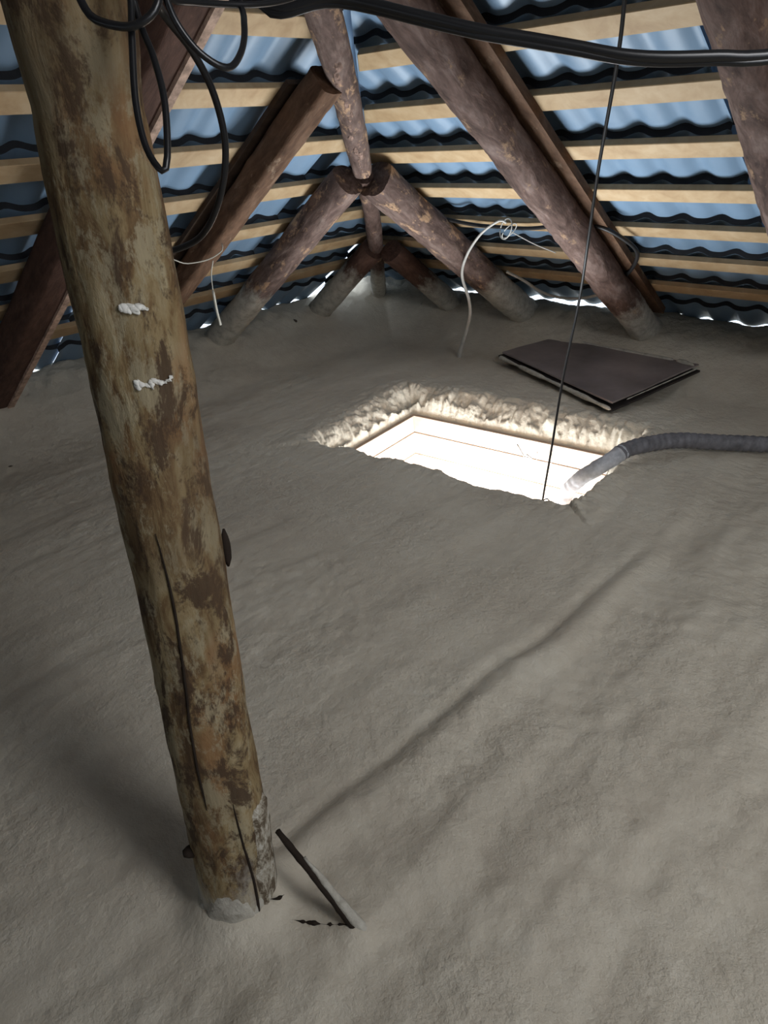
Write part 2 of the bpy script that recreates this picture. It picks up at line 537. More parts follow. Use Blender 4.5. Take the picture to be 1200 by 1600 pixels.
WAVE, RISE = 0.1833, 0.026
def sheet(pt, a0, a1, s0, s1, seed, clips, res=12, phase=0.0, mat=None):
    na = int((a1 - a0) / WAVE * res) + 1
    A = np.linspace(a0, a1, na)
    S = []
    k = math.floor(s0 / SP) - 1
    while k * SP < s1 + SP:
        r = k * SP + 0.101
        S += [r - 0.003, r + 0.005, r + 0.03, r + 0.12, r + 0.24]
        k += 1
    S = np.array([t for t in S if s0 < t < s1])
    S = np.concatenate([[s0], S, [s1]])
    AA, SS = np.meshgrid(A, S, indexing='ij')
    w_ = 0.5 + 0.5 * np.cos(2 * np.pi * (AA - phase) / WAVE)
    rel = (SS - 0.101 + 0.0005) / SP
    fr = rel - np.floor(rel)
    up = np.where(fr < (SP - 0.004) / SP, RISE * (1 - fr), 0.0)
    hh = 0.031 + 0.024 * w_ ** 1.6 + up
    hh = hh + 0.0025 * vnoise(AA * 2 + seed, SS * 2, 0, seed)
    e = np.minimum(np.abs(AA - a0), np.abs(AA - a1))
    hh = hh + (0.016 if seed % 2 else -0.009 * (e < 0.002))
    P = pt(AA, SS, hh).reshape(-1, 3)
    n0, n1 = AA.shape
    ix = np.arange(n0 * n1).reshape(n0, n1)
    F = np.stack([ix[:-1, :-1], ix[1:, :-1], ix[1:, 1:], ix[:-1, 1:]], -1).reshape(-1, 4)
    # the step faces carry painted shade in near black, a sub-part of each sheet
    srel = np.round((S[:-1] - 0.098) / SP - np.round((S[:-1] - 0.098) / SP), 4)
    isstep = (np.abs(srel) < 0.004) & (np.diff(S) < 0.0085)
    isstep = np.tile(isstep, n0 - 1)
    def cut(name, faces, m, par):
        if len(faces) == 0:
            return None
        o = new_mesh(name, P, faces, m, par)
        bm = bmesh.new()
        bm.from_mesh(o.data)
        bmesh.ops.delete(bm, geom=[v for v in bm.verts if not v.link_faces], context='VERTS')
        for co, no in clips:
            bmesh.ops.bisect_plane(bm, geom=bm.verts[:] + bm.edges[:] + bm.faces[:], plane_co=co, plane_no=no, clear_outer=True, dist=1e-5)
        if len(bm.faces) == 0:
            bm.free()
            bpy.data.objects.remove(o)
            return None
        bm.to_mesh(o.data)
        bm.free()
        return o
    o = cut('roof_sheet', F[~isstep], mat or M_SHEET, roof)
    if o is not None:
        cut('step_shade', F[isstep], M_STEPSHADE, o)
    return o

hn = np.array([-hip_d[1], hip_d[0]])          # normal of the hip plane in plan
if hn @ (np.array([CX, 0]) - hip_p) > 0:
    hn = -hn                                    # points to the left-plane side
G = 0.012
clip_right = [(Vector((hip_p[0] - hn[0] * G, hip_p[1] - hn[1] * G, 0)), Vector((hn[0], hn[1], 0)))]
clip_left = [(Vector((hip_p[0] + hn[0] * G, hip_p[1] + hn[1] * G, 0)), Vector((-hn[0], -hn[1], 0)))]
S_R0, S_L0 = -0.538, -0.560
APEX_X = hip_x(0.0)
ROOF_TOP_R = (CX - APEX_X) / math.cos(TR)
seam = 1.075
k = 0
a1 = seam + 4 * 1.1
while a1 > -3.4:
    sheet(right_pt, a1 - 1.1 - 0.0, a1 + 0.035, S_R0, ROOF_TOP_R, 3 + k, clip_right, 12 if a1 > -0.5 else 6, seam)
    a1 -= 1.1
    k += 1
# the left hip face, cut on both of its hips
mir = Vector((2 * APEX_X - hip_p[0], hip_p[1], 0))
clip_l2 = clip_left + [(mir, Vector((-abs(hn[0]) if hn[0] < 0 else -abs(hn[0]), abs(hn[1]), 0)))]
a1 = 2.75 + 2 * 1.1
k = 0
ROOF_TOP_L = (CY - 0.0) / math.cos(TL)
while a1 > -4.6:
    sheet(left_pt, a1 - 1.1, a1 + 0.035, S_L0 if a1 < 4.0 else -0.36, ROOF_TOP_L, 40 + k, clip_l2, 12 if a1 > 0.3 else 5, 1.915)
    a1 -= 1.1
    k += 1
# the slope behind the camera
def back_pt(a, s, h):
    p = right_pt(a, s, h)
    p[..., 0] = 2 * APEX_X - p[..., 0]
    return p
a1 = 4.4
k = 0
while a1 > -3.4:
    sheet(back_pt, a1 - 2.2, a1 + 0.035, S_R0, ROOF_TOP_R, 70 + k,
          [(mir, Vector((-hip_d[1] * 1.0, -hip_d[0], 0)) if False else Vector((-abs(hn[0]), abs(hn[1]), 0)))], 4, seam, M_CUTDARK)
    a1 -= 2.2
    k += 1

# hip cap and ridge cap outside, keeping the rain off
def strip(name, p0, p1, side, drop):
    p0, p1, side = np.array(p0), np.array(p1), np.array(side)
    V = []
    for p in (p0, p1):
        V += [p - side + [0, 0, -drop], p, p + side + [0, 0, -drop]]
    return new_mesh(name, V, [(0, 1, 4, 3), (1, 2, 5, 4)], M_SHEET, roof, False)
zt = ZR + TANR * (CX - APEX_X)
zh = lambda x: ZR + TANR * (CX - x) + 0.135
sd = np.array([hn[0], hn[1], 0]) * 0.13
strip('hip_cap', (hip_p[0] + 0.02, hip_p[1] + 0.02, zh(hip_p[0])), (APEX_X, 0.0, zh(APEX_X)), sd, 0.06)
strip('hip_cap', (mir[0] - 0.02, mir[1] + 0.02, zh(hip_p[0])), (APEX_X, 0.0, zh(APEX_X)), (sd[0], -sd[1], 0), 0.06)
strip('ridge_cap', (APEX_X, 0.1, zh(APEX_X) + 0.02), (APEX_X, -3.6, zh(APEX_X) + 0.02), (0.25, 0, 0), 0.10)

def batten(pt, a0, a1, s, cut0=0.0, cut1=0.0, wdt=0.10, th=0.03, jit=0.0):
    """a board along a; cut0 / cut1: how far the end shifts per metre up the slope"""
    V = []
    for (ss, hh) in ((s, 0), (s + wdt, 0), (s + wdt, th), (s, th)):
        V.append(pt(np.array(a0 + cut0 * (ss - s)), np.array(ss + jit), np.array(hh)))
    for (ss, hh) in ((s, 0), (s + wdt, 0), (s + wdt, th), (s, th)):
        V.append(pt(np.array(a1 + cut1 * (ss - s)), np.array(ss - jit), np.array(hh)))
    F = [(0, 1, 2, 3), (7, 6, 5, 4), (0, 4, 5, 1), (1, 5, 6, 2), (2, 6, 7, 3), (3, 7, 4, 0)]
    o = new_mesh('batten', V, F, M_PINE, roof, False)
    bm = bmesh.new()
    bm.from_mesh(o.data)
    bmesh.ops.recalc_face_normals(bm, faces=bm.faces)
    bmesh.ops.bevel(bm, geom=bm.edges[:], offset=0.0025, segments=1, affect='EDGES')
    bm.to_mesh(o.data)
    bm.free()
    return o
rb = random.Random(4)
for i in range(0, int(ROOF_TOP_R / SP) + 1):
    s = i * SP
    x = CX - math.cos(TR) * s
    ye = hip_y(x) - 0.03
    batten(right_pt, ye, -3.4, s, -math.cos(TR) * hip_d[1] / hip_d[0], 0, 0.096 + 0.008 * rb.random(), 0.03, rb.uniform(-0.003, 0.003))
for i in range(0, int(ROOF_TOP_L / SP)):
    s = i * SP
    y = CY - math.cos(TL) * s
    xe = hip_x(y) - 0.03
    if xe < APEX_X + 0.1:
        break
    batten(left_pt, xe, max(2 * APEX_X - xe, -1.2), s, -math.cos(TL) * hip_d[0] / hip_d[1], 0, 0.096 + 0.008 * rb.random(), 0.03, rb.uniform(-0.003, 0.003))

# ------------------------------------------------------------------ gable wall with its window, behind the camera
wv = [(-4.6, -3.5, 0.0), (4.9, -3.5, 0.0), (4.9, -3.5, 0.35), (APEX_X, -3.5, zt + 0.1), (-4.4, -3.5, 0.35),
      (-0.2, -3.5, 0.9), (2.0, -3.5, 0.9), (2.0, -3.5, 2.2), (-0.2, -3.5, 2.5)]
back = new_mesh('wall_back', wv, [(0, 1, 6, 5), (1, 2, 7, 6), (2, 3, 8, 7), (3, 4, 8), (4, 0, 5, 8)], M_CUTDARK, None, False)
tag(back, 'unseen plank gable wall with a window opening at the near end, coloured dark to cut bounce', kind='structure')

fill_c = np.array([0.88, -1.55, 2.78])  # frame added around the fill lamp; the roof has no opening here
V, F = [], []
ux, uy = np.array([math.cos(TR), 0, -math.sin(TR)]), np.array([0, 1.0, 0])
un = np.array([math.sin(TR), 0, math.cos(TR)])
for (a0_, a1_, b0_, b1_) in ((-0.57, 0.57, -0.72, -0.66), (-0.57, 0.57, 0.66, 0.72), (-0.57, -0.51, -0.66, 0.66), (0.51, 0.57, -0.66, 0.66)):
    B, bf = box_data(a0_, a1_, b0_, b1_, -0.05, 0.03)
    F += [tuple(i + len(V) for i in f) for f in bf]
    V += [fill_c + ux * p[0] + uy * p[1] + un * p[2] for p in B]
tag(new_mesh('fill_frame', V, F, M_PINE, None, False), 'frame added around the unseen fill lamp behind the camera', kind='structure')

# ------------------------------------------------------------------ logs
def log_obj(name, pts, rad, mat, parent=None, sides=28, step=0.03, rough=0.006, seed=0, flat=0.0, crook=0.0, asp=1.0, spin=0.0):
    """a log in its own frame: local z runs along it, so bark grain follows; origin at the first point"""
    P = np.array(pts, float)
    ax = Vector(P[-1] - P[0]).normalized()
    rot = ax.to_track_quat('Z', 'Y').to_matrix().to_4x4()
    rot = rot @ Matrix.Rotation(spin, 4, 'Z')
    mw = Matrix.Translation(Vector(P[0])) @ rot
    inv = np.array(mw.inverted())
    L = (np.c_[P, np.ones(len(P))] @ inv.T)[:, :3]
    path = spline(L, step)
    t = np.linspace(0, 1, len(path))
    path[:, 0] += crook * np.array([float(vnoise(q * 4 + seed, 0, 0, seed)) for q in t])
    path[:, 1] += crook * np.array([float(vnoise(q * 4 + seed, 7, 0, seed)) for q in t])
    r = rad(t) if callable(rad) else np.interp(t, np.linspace(0, 1, len(rad)), rad) if isinstance(rad, (list, tuple)) else np.full(len(t), rad)
    th = np.arange(sides) / sides * 2 * np.pi
    cx, cy = np.cos(th), np.sin(th)
    if flat > 0:                                     # squared section
        pw = 2 + flat
        sq = (np.abs(cx) ** pw + np.abs(cy) ** pw) ** (-1 / pw)
    else:
        sq = np.ones(sides)
    zz = path[:, 2][:, None]
    nse = fbm(cx[None, :] * 1.3 + seed, cy[None, :] * 1.3, zz * 3.5, 4, seed + 3)
    nse2 = vnoise(cx[None, :] * 6 + seed, cy[None, :] * 6, zz * 22, seed + 5)
    R = r[:, None] * sq[None, :] + rough * nse + rough * 0.35 * nse2
    X = path[:, 0][:, None] + R * cx[None, :]
    Y = path[:, 1][:, None] + R * cy[None, :] * asp
    Zz = np.repeat(zz, sides, 1)
    V = np.stack([X, Y, Zz], -1).reshape(-1, 3)
    n = len(path)
    F = []
    for i in range(n - 1):
        for j in range(sides):
            k2 = (j + 1) % sides
            F.append((i * sides + j, i * sides + k2, (i + 1) * sides + k2, (i + 1) * sides + j))
    nb = len(V)
    V = np.vstack([V, V[:sides], V[(n - 1) * sides:n * sides], path[0], path[-1]])
    a, b = len(V) - 2, len(V) - 1
    for j in range(sides):
        k2 = (j + 1) % sides
        F.append((a, nb + k2, nb + j))
        F.append((b, nb + sides + j, nb + sides + k2))
    o = new_mesh(name, V, F, mat)
    o.matrix_world = mw
    o['coat'] = -1.0
    info = dict(path=path, R=R, th=th, asp=asp, mw=mw, sides=sides)
    return o, info

def coat(parent, info, t0, t1, seed=0, thick=0.008, side=None, name='foam_coat', mat=None):
    parent['coat'] = t1 + 0.12
    """foam sprayed over part of a log: a sleeve hugging its surface with a ragged edge.
    t0..t1: metres along the log from its foot, side = (angle, spread) limits it to one face"""
    path, R, th, asp, sides = info['path'], info['R'], info['th'], info['asp'], info['sides']
    z = path[:, 2]
    rows = np.where((z >= t0 - 0.01) & (z <= t1 + 0.25))[0]
    V, idx = [], {}
    edge = t1 + 0.10 * fbm(np.cos(th) * 2 + seed, np.sin(th) * 2, 0, 3, seed) + 0.05 * vnoise(th * 5, seed, 0, seed)
    tz = np.linspace(0, 1, 26)
    F = []
    ok = np.ones(sides, bool)
    if side is not None:
        dth = np.abs((th - side[0] + np.pi) % (2 * np.pi) - np.pi)
        ok = dth < side[1]
    ids = -np.ones((len(tz), sides), int)
    for j in range(sides):
        for i, tt in enumerate(tz):
            zz = t0 + (edge[j] - t0) * tt
            r = np.interp(zz, z, R[:, j])
            px, py = np.interp(zz, z, path[:, 0]), np.interp(zz, z, path[:, 1])
            e = 1 - tt ** 6
            if side is not None:
                e *= np.clip(1.15 - (dth[j] / side[1]) ** 4, 0.0, 1)
            rr = r - 0.003 + (thick + 0.003) * e * (1 + 0.5 * float(vnoise(np.cos(th[j]) * 4 + seed, np.sin(th[j]) * 4, zz * 30, seed))) 
            ids[i, j] = len(V)
            V.append((px + rr * math.cos(th[j]), py + rr * math.sin(th[j]) * asp, zz))
    for i in range(len(tz) - 1):
        for j in range(sides):
            k2 = (j + 1) % sides
            if ok[j] and ok[k2]:
                F.append((ids[i, j], ids[i, k2], ids[i + 1, k2], ids[i + 1, j]))
    o = new_mesh(name, V, F, mat or M_COAT, parent)
    return o

def local_child(name, parent, V, F, mat, smooth=False):
    """world-space geometry hung under a log"""
    inv = np.array(parent.matrix_world.inverted())
    V = np.array(V, float)
    V = (np.c_[V, np.ones(len(V))] @ inv.T)[:, :3]
    return new_mesh(name, V, F, mat, parent, smooth)

def ext(p, q, t):
    p, q = np.array(p, float), np.array(q, float)
    return tuple(p + (q - p) * t)

# --- the post
post_pts = [(0.410, 0.944, -0.03), (0.427, 0.936, 0.32), (0.435, 0.932, 0.581), (0.449, 0.926, 0.863), (0.452, 0.925, 1.042), (0.461, 0.921, 1.241), (0.465, 0.919, 1.40), (0.468, 0.918, 1.517), (0.471, 0.917, 1.644), (0.480, 0.912, 2.2), (0.488, 0.908, 2.85)]
def post_r(t):
    z = -0.03 + t * 2.88
    return np.interp(z, [-0.03, 0.05, 0.32, 0.58, 0.86, 1.04, 1.24, 1.37, 1.47, 1.52, 1.57, 1.61, 1.65, 1.75, 2.9],
                     [0.082, 0.079, 0.0805, 0.0755, 0.0748, 0.0735, 0.0715, 0.070, 0.0675, 0.0635, 0.0655, 0.070, 0.0725, 0.0735, 0.068])
post, pinf = log_obj('log_post', post_pts, post_r, M_POST, sides=48, step=0.02, rough=0.0045, seed=12)
tag(post, 'thick peeled log post standing in the foam at left, yellowish with dark blotches', 'post')
inv_post = post.matrix_world.inverted()
def post_angle(p, z):
    """angle on the post, in its own frame, of the direction toward point p"""
    q = inv_post @ Vector((p[0], p[1], z))
    i = int(np.argmin(np.abs(pinf['path'][:, 2] - q.z)))
    return math.atan2(q.y - pinf['path'][i, 1], q.x - pinf['path'][i, 0])
def post_point(ang, z, lift=0.0):
    i = int(np.argmin(np.abs(pinf['path'][:, 2] - z)))
    j = (ang % (2 * math.pi)) / (2 * math.pi) * pinf['sides']
    r = pinf['R'][i, int(j) % pinf['sides']] + lift
    return np.array([pinf['path'][i, 0] + r * math.cos(ang), pinf['path'][i, 1] + r * math.sin(ang), z])
a_cam = post_angle((0, 0), 0.4)
coat(post, pinf, 0.02, 0.13, 4, 0.004)
post['coat'] = 0.13
a_left = post_angle((0.0, 1.3), 0.2)
a_right = post_angle((1.0, 0.6), 0.2)
# split-off board face at the lower right of the post
sgn = 1 if ((a_right - a_cam + math.pi) % (2 * math.pi) - math.pi) > 0 else -1
a_brd = a_cam + sgn * 0.98
V, F = [], []
rows = np.linspace(0.02, 0.37, 20)
for i, z in enumerate(rows):
    hw = 0.52 * (1.0 - 0.35 * (i / 19) ** 3)
    for j, e in enumerate(np.linspace(-1, 1, 9)):
        lift = 0.0085 if abs(e) < 0.99 else -0.004
        if i == 19:
            lift = -0.004
        V.append(post_point(a_brd + e * hw + 0.05 * math.sin(z * 30), z, lift + 0.002 * float(vnoise(z * 40, e * 3))))
for i in range(19):
    for j in range(8):
        F.append((i * 9 + j, i * 9 + j + 1, (i + 1) * 9 + j + 1, (i + 1) * 9 + j))
k2 = NT('foam_speckled_wood')
v2_ = k2.coord((1, 1, 0.6))
nn = k2.noise(v2_, 34, 5, 0.75, 0.3)
k2.base(k2.ramp(nn, [(0.42, (0.12, 0.09, 0.06)), (0.50, (0.36, 0.32, 0.25)), (0.60, (0.58, 0.55, 0.48))]), 0.85, 0.2)
k2.bump(nn, 0.6, 0.005)
M_SPECK = k2.m
tag(new_mesh('split_face', V, F, M_SPECK, post), 'grey split face speckled with foam')
# knot stub at the lower left
a_st = a_cam - sgn * 1.45
st0, st1 = post_point(a_st, 0.245, -0.02), post_point(a_st, 0.250, 0.016)
Vt, Ft = tube_data(np.linspace(st0, st1, 5), [0.017, 0.016, 0.014, 0.012, 0.007], 10)
tag(new_mesh('knot_stub', Vt, Ft, M_DARK, post), 'dark knot stub')
Vt, Ft = tube_data(np.linspace(post_point(a_cam + sgn * 1.42, 0.90, 0.004), post_point(a_cam + sgn * 1.46, 0.97, 0.005), 6), [0.002, 0.007, 0.008, 0.008, 0.006, 0.002], 8)
tag(new_mesh('bark_flake', Vt, Ft, M_DARK, post), 'dark flake of bark')
# long drying crack
a_ck = a_cam - sgn * 0.42
pts = [post_point(a_ck + 0.05 * math.sin(z * 9) + 0.10 * (z - 0.5), z, 0.0012) for z in np.linspace(0.42, 1.02, 26)]
Vt, Ft = tube_data(np.array(pts), np.interp(np.linspace(0, 1, 26), [0, 0.1, 0.8, 1], [0.0006, 0.0022, 0.0022, 0.0006]), 6)
new_mesh('drying_crack', Vt, Ft, M_DARK, post)
a_ck2 = a_cam + sgn * 0.30
pts = [post_point(a_ck2 + 0.06 * math.sin(z * 12) - 0.35 * (z - 0.2), z, 0.0014) for z in np.linspace(0.05, 0.42, 20)]
Vt, Ft = tube_data(np.array(pts), np.interp(np.linspace(0, 1, 20), [0, 0.1, 0.8, 1], [0.001, 0.003, 0.002, 0.0006]), 6)
new_mesh('drying_crack', Vt, Ft, M_DARK, post)
# two dabs of white foam
def dab(z, a_off, pieces, seed):
    bm = bmesh.new()
    for (du_, dz_, r) in pieces:
        p = post_point(a_cam + sgn * (a_off + du_ / 0.072), z + dz_, 0.001)
        mt = Matrix.Translation(Vector(p)) @ Matrix.Diagonal((r, r, r * 0.9, 1))
        bmesh.ops.create_icosphere(bm, subdivisions=3, radius=1.0, matrix=mt)
    for v in bm.verts:
        v.co += Vector((1, 1, 1)) * 0.0025 * float(vnoise(v.co.x * 220, v.co.y * 220, v.co.z * 220, seed))
    me = bpy.data.meshes.new('foam_dab')
    bm.to_mesh(me)
    bm.free()
    me.polygons.foreach_set('use_smooth', [True] * len(me.polygons))
    me.materials.append(M_WHITE)
    o = bpy.data.objects.new('foam_dab', me)
    C.objects.link(o)
    o.parent = post
    tag(o, 'white dab of set foam')
loc_z = lambda zw: (inv_post @ Vector((0.46, 0.92, zw))).z
dab(loc_z(1.315), 0.02, [(-0.010, 0.000, 0.006), (-0.002, 0.001, 0.006), (0.009, 0.0, 0.004), (-0.014, 0.001, 0.0055), (-0.006, -0.001, 0.006), (0.001, -0.002, 0.006), (0.006, 0.001, 0.0055), (0.012, -0.0005, 0.003), (0.016, -0.003, 0.0025)], 5)
dab(loc_z(1.215), 0.22, [(-0.023, 0.000, 0.0045), (-0.015, -0.002, 0.003), (-0.002, 0.0, 0.0035), (0.005, -0.001, 0.003), (0.011, 0.0, 0.0028), (-0.028, -0.002, 0.0045), (-0.027, 0.003, 0.0045), (-0.018, 0.0, 0.0035), (-0.012, 0.003, 0.004), (-0.009, -0.003, 0.004), (-0.005, 0.002, 0.004), (0.001, -0.001, 0.0035), (0.008, -0.001, 0.0025), (0.014, 0.0005, 0.0028), (0.018, 0.003, 0.0032)], 6)

# --- rafters of the right slope
GRP = 'old timber rafters under the metal roof'
def right_axis(y0, y1, x0, x1, off):
    def p(x, y):
        return (x - off * math.sin(TR), y, ZR + TANR * (CX - x) - off * math.cos(TR))
    return p(x0, y0), p(x1, y1)
def left_axis(x0, x1, y0, y1, off):
    def p(x, y):
        return (x, y - off * math.sin(TL), ZL + TANL * (CY - y) - off * math.cos(TL))
    return p(x0, y0), p(x1, y1)

a, b = right_axis(1.935, 1.87, 4.95, 2.02, 0.115)
o, inf = log_obj('log_rafter', [a, b], [0.098, 0.092, 0.088], M_BARK, rough=0.010, seed=21, sides=32)
tag(o, 'longest round log rafter at right, crossing above the dark board panel', 'rafter', GRP)
coat(o, inf, 0.0, 0.74, 7, 0.006)
def plank_on(parent, pt, a_c0, a_c1, s0, s1, half, h0, h1, name='counter_plank', mat=None):
    V = []
    for (aa, ss) in ((a_c0, s0), (a_c1, s1)):
        for (da, hh) in ((-half, h0), (half, h0), (half, h1), (-half, h1)):
            V.append(pt(np.array(aa + da), np.array(ss), np.array(hh)))
    F = [(0, 1, 2, 3), (7, 6, 5, 4), (0, 4, 5, 1), (1, 5, 6, 2), (2, 6, 7, 3), (3, 7, 4, 0)]
    return local_child(name, parent, V, F, mat or M_SAWN)
plank_on(o, right_pt, 1.865, 1.80, -0.25, 2.7, 0.07, -0.042, -0.002)

a, b = right_axis(0.845, 0.83, 4.95, 1.45, 0.117)
o, inf = log_obj('log_rafter', [a, b], [0.105, 0.10, 0.098], M_BARK, rough=0.010, seed=29, sides=32)
tag(o, 'round log rafter at the top right edge, only its middle in view', 'rafter', GRP)
coat(o, inf, 0.0, 0.66, 27, 0.006)

a, b = right_axis(2.875, 2.90, 4.97, 3.10, 0.110)
o, inf = log_obj('log_rafter', [a, b], [0.093, 0.095, 0.098], M_BARK2, rough=0.009, seed=35, sides=32, flat=0.8)
tag(o, 'round log rafter right of the hip log, foam coated at its foot', 'rafter', GRP)
coat(o, inf, 0.0, 0.90, 9, 0.006)

a, b = right_axis(3.62, 3.52, 4.97, 3.86, 0.110)
o, inf = log_obj('log_rafter', [a, b], [0.085, 0.085, 0.08], M_RED, rough=0.008, seed=44, sides=28)
tag(o, 'short dark log rafter right of the far corner', 'rafter', GRP)
coat(o, inf, 0.0, 0.76, 3, 0.006)

# --- rafters of the left slope
a, b = left_axis(1.16, 1.52, 4.75, 1.68, 0.100)
o, inf = log_obj('plank_rafter', [a, b], 0.075, M_RED, rough=0.003, seed=51, flat=6, sides=32, asp=1.0)
tag(o, 'wide reddish plank rafter with a pale bare edge, behind the log post', 'rafter', GRP)
pa, pb = np.array(a), np.array(b)
ins = np.array([0, -math.sin(TL), -math.cos(TL)])
e0, e1 = pa + np.array([0.088, 0, 0]) + ins * 0.062, pb + np.array([0.088, 0, 0]) + ins * 0.062
V = []
for p in (e0, e1):
    for (q1, q2) in ((-0.030, -0.012), (0.004, -0.012), (0.004, 0.022), (-0.030, 0.022)):
        V.append(p + np.array([q1, 0, 0]) + ins * q2)
local_child('bare_edge', o, V, [(0, 1, 2, 3), (7, 6, 5, 4), (0, 4, 5, 1), (1, 5, 6, 2), (2, 6, 7, 3), (3, 7, 4, 0)], M_EDGE)['label'] = 'pale bare wood edge'

a, b = left_axis(2.04, 2.275, 4.75, 2.475, 0.100)
o, inf = log_obj('timber_rafter', [a, b], [0.060, 0.060, 0.064], M_SAWN, rough=0.006, seed=57, flat=3, sides=32)
tag(o, 'squared brown timber rafter left of the hip log, with a plank above it', 'rafter', GRP)
coat(o, inf, 0.0, 0.64, 13, 0.006)
plank_on(o, left_pt, 2.015, 2.235, -0.2, 1.90, 0.048, -0.024, -0.002, mat=M_PLANKD)

a, b = left_axis(2.80, 2.89, 4.75, 3.03, 0.105)
o, inf = log_obj('log_rafter', [a, b], [0.084, 0.085, 0.088], M_BARK2, rough=0.009, seed=63, sides=32, flat=0.8)
tag(o, 'log rafter left of the hip log, pale foam over its lower end', 'rafter', GRP)
coat(o, inf, 0.0, 0.95, 15, 0.006)

a, b = left_axis(3.83, 3.76, 4.75, 3.72, 0.105)
o, inf = log_obj('log_rafter', [a, b], [0.085, 0.085, 0.082], M_RED, rough=0.008, seed=69, sides=28)
tag(o, 'short dark log rafter left of the far corner', 'rafter', GRP)
coat(o, inf, 0.0, 0.88, 18, 0.006)

# --- the hip log, in two lengths
o, inf = log_obj('hip_log', [(2.955, 2.915, 1.300), (2.524, 2.551, 1.572), (2.251, 2.327, 1.740), (2.031, 2.153, 1.870), (1.62, 1.83, 2.11)],
                 [0.054, 0.060, 0.062, 0.066, 0.07], M_BARK2, rough=0.007, seed=77, sides=28, step=0.025)
tag(o, 'upper hip log with flaking bark, running down to the meeting of the rafters', 'hip rafter')
# flakes of pale bark along its lit side
rf = random.Random(8)
camv = o.matrix_world.inverted() @ EYE
for i in range(15):
    zt_ = 0.03 + i * 0.075 + rf.uniform(-0.02, 0.02)
    k3 = int(np.argmin(np.abs(inf['path'][:, 2] - zt_)))
    base_p = inf['path'][k3]
    aa = math.atan2(camv.y - base_p[1], camv.x - base_p[0]) + rf.uniform(-0.5, 0.3)
    r = float(inf['R'][k3].mean()) + 0.001
    h_, w2_ = rf.uniform(0.02, 0.045), rf.uniform(0.10, 0.28)
    V = []
    for iz in (-1, -0.4, 0.4, 1):
        for ia in (-1, -0.4, 0.4, 1):
            an = aa + ia * w2_ * rf.uniform(0.7, 1.1)
            rr = r + (0.005 if abs(ia) < 0.5 and abs(iz) < 0.5 else -0.003) + rf.uniform(-0.001, 0.002)
            V.append((base_p[0] + rr * math.cos(an), base_p[1] + rr * math.sin(an), zt_ + iz * h_ * rf.uniform(0.7, 1.1)))
    F = [(r_i * 4 + c_i, r_i * 4 + c_i + 1, r_i * 4 + c_i + 5, r_i * 4 + c_i + 4) for r_i in range(3) for c_i in range(3)]
    new_mesh('bark_flake', V, F, M_FLAKE, o, False)

o, inf = log_obj('hip_log', [(4.72, 4.545, 0.045), (3.913, 3.775, 0.654), (3.357, 3.261, 1.037), (2.99, 2.94, 1.27)],
                 [0.060, 0.055, 0.052, 0.050], M_BARK, rough=0.007, seed=83, sides=28, step=0.025)
tag(o, 'lower hip log going down into the foam at the far corner', 'hip rafter')
coat(o, inf, 0.0, 0.90, 23, 0.006)

# ------------------------------------------------------------------ hatch: boarded shaft
hatch = empty('hatch_shaft', hatch_xyz(HL / 2, HW / 2, HZ))
tag(hatch, 'open rectangular hatch in the foam floor, lined with pale planed boards', 'hatch')
def hbox(name, u0, u1, v0, v1, z0, z1, mat, parent=hatch, lab=None):
    V, F = box_data(u0, u1, v0, v1, z0, z1)
    W = [np.array(hatch_xyz(p[0], p[1], p[2])) - np.array(hatch.location) for p in V]
    o = new_mesh(name, W, F, mat, parent, False)
    bm = bmesh.new()
    bm.from_mesh(o.data)
    bmesh.ops.recalc_face_normals(bm, faces=bm.faces)
    bmesh.ops.bevel(bm, geom=bm.edges[:], offset=0.0018, segments=1, affect='EDGES')
    bm.to_mesh(o.data)
    bm.free()
    if lab:
        o['label'] = lab
    return o
T_ = 0.026
zz = HZ
for i, hgt in enumerate((0.115, 0.15, 0.15, 0.15)):
    z1, z0 = zz, zz - hgt + 0.005
    ins_ = 0.0015 * (i % 2)
    hbox('shaft_board', 0, HL, ins_, T_ + ins_, z0, z1, M_SHAFT)                      # far
    hbox('shaft_board', 0, HL, HW - T_, HW, z0, z1, M_SHAFT)                          # near
    hbox('shaft_board', ins_, T_ + ins_, T_ + 0.003, HW - T_ - 0.002, z0, z1, M_SHAFT)  # left
    hbox('shaft_board', HL - T_, HL, T_ + 0.003, HW - T_ - 0.002, z0, z1, M_SHAFT)      # right
    zz -= hgt
def hw(name, uvz, r, mat, parent=hatch, lab=None, step=0.008):
    P = [np.array(hatch_xyz(*p)) - np.array(hatch.location) for p in uvz]
    V, F = tube_data(np.array(P) if len(P) > 12 else np.vstack([np.linspace(P[i], P[i + 1], 5) for i in range(len(P) - 1)])[[k for k in range(5 * (len(P) - 1)) if k % 5 or k == 0]], r, 7)
    o = new_mesh(name, V, F, mat, parent)
    if lab:
        o['label'] = lab
    return o
hw('latch_hook', [(0.765, 0.040, HZ - 0.035), (0.815, 0.042, HZ - 0.105), (0.865, 0.042, HZ - 0.105), (0.830, 0.044, HZ - 0.085)], 0.0035, M_STEEL, lab='bent metal latch hook')
hw('wire_bracket', [(0.895, 0.040, HZ - 0.055), (0.985, 0.040, HZ - 0.050), (0.985, 0.040, HZ - 0.108), (0.895, 0.040, HZ - 0.112), (0.895, 0.040, HZ - 0.055)], 0.0018, M_STEEL, lab='thin rectangular wire bracket')

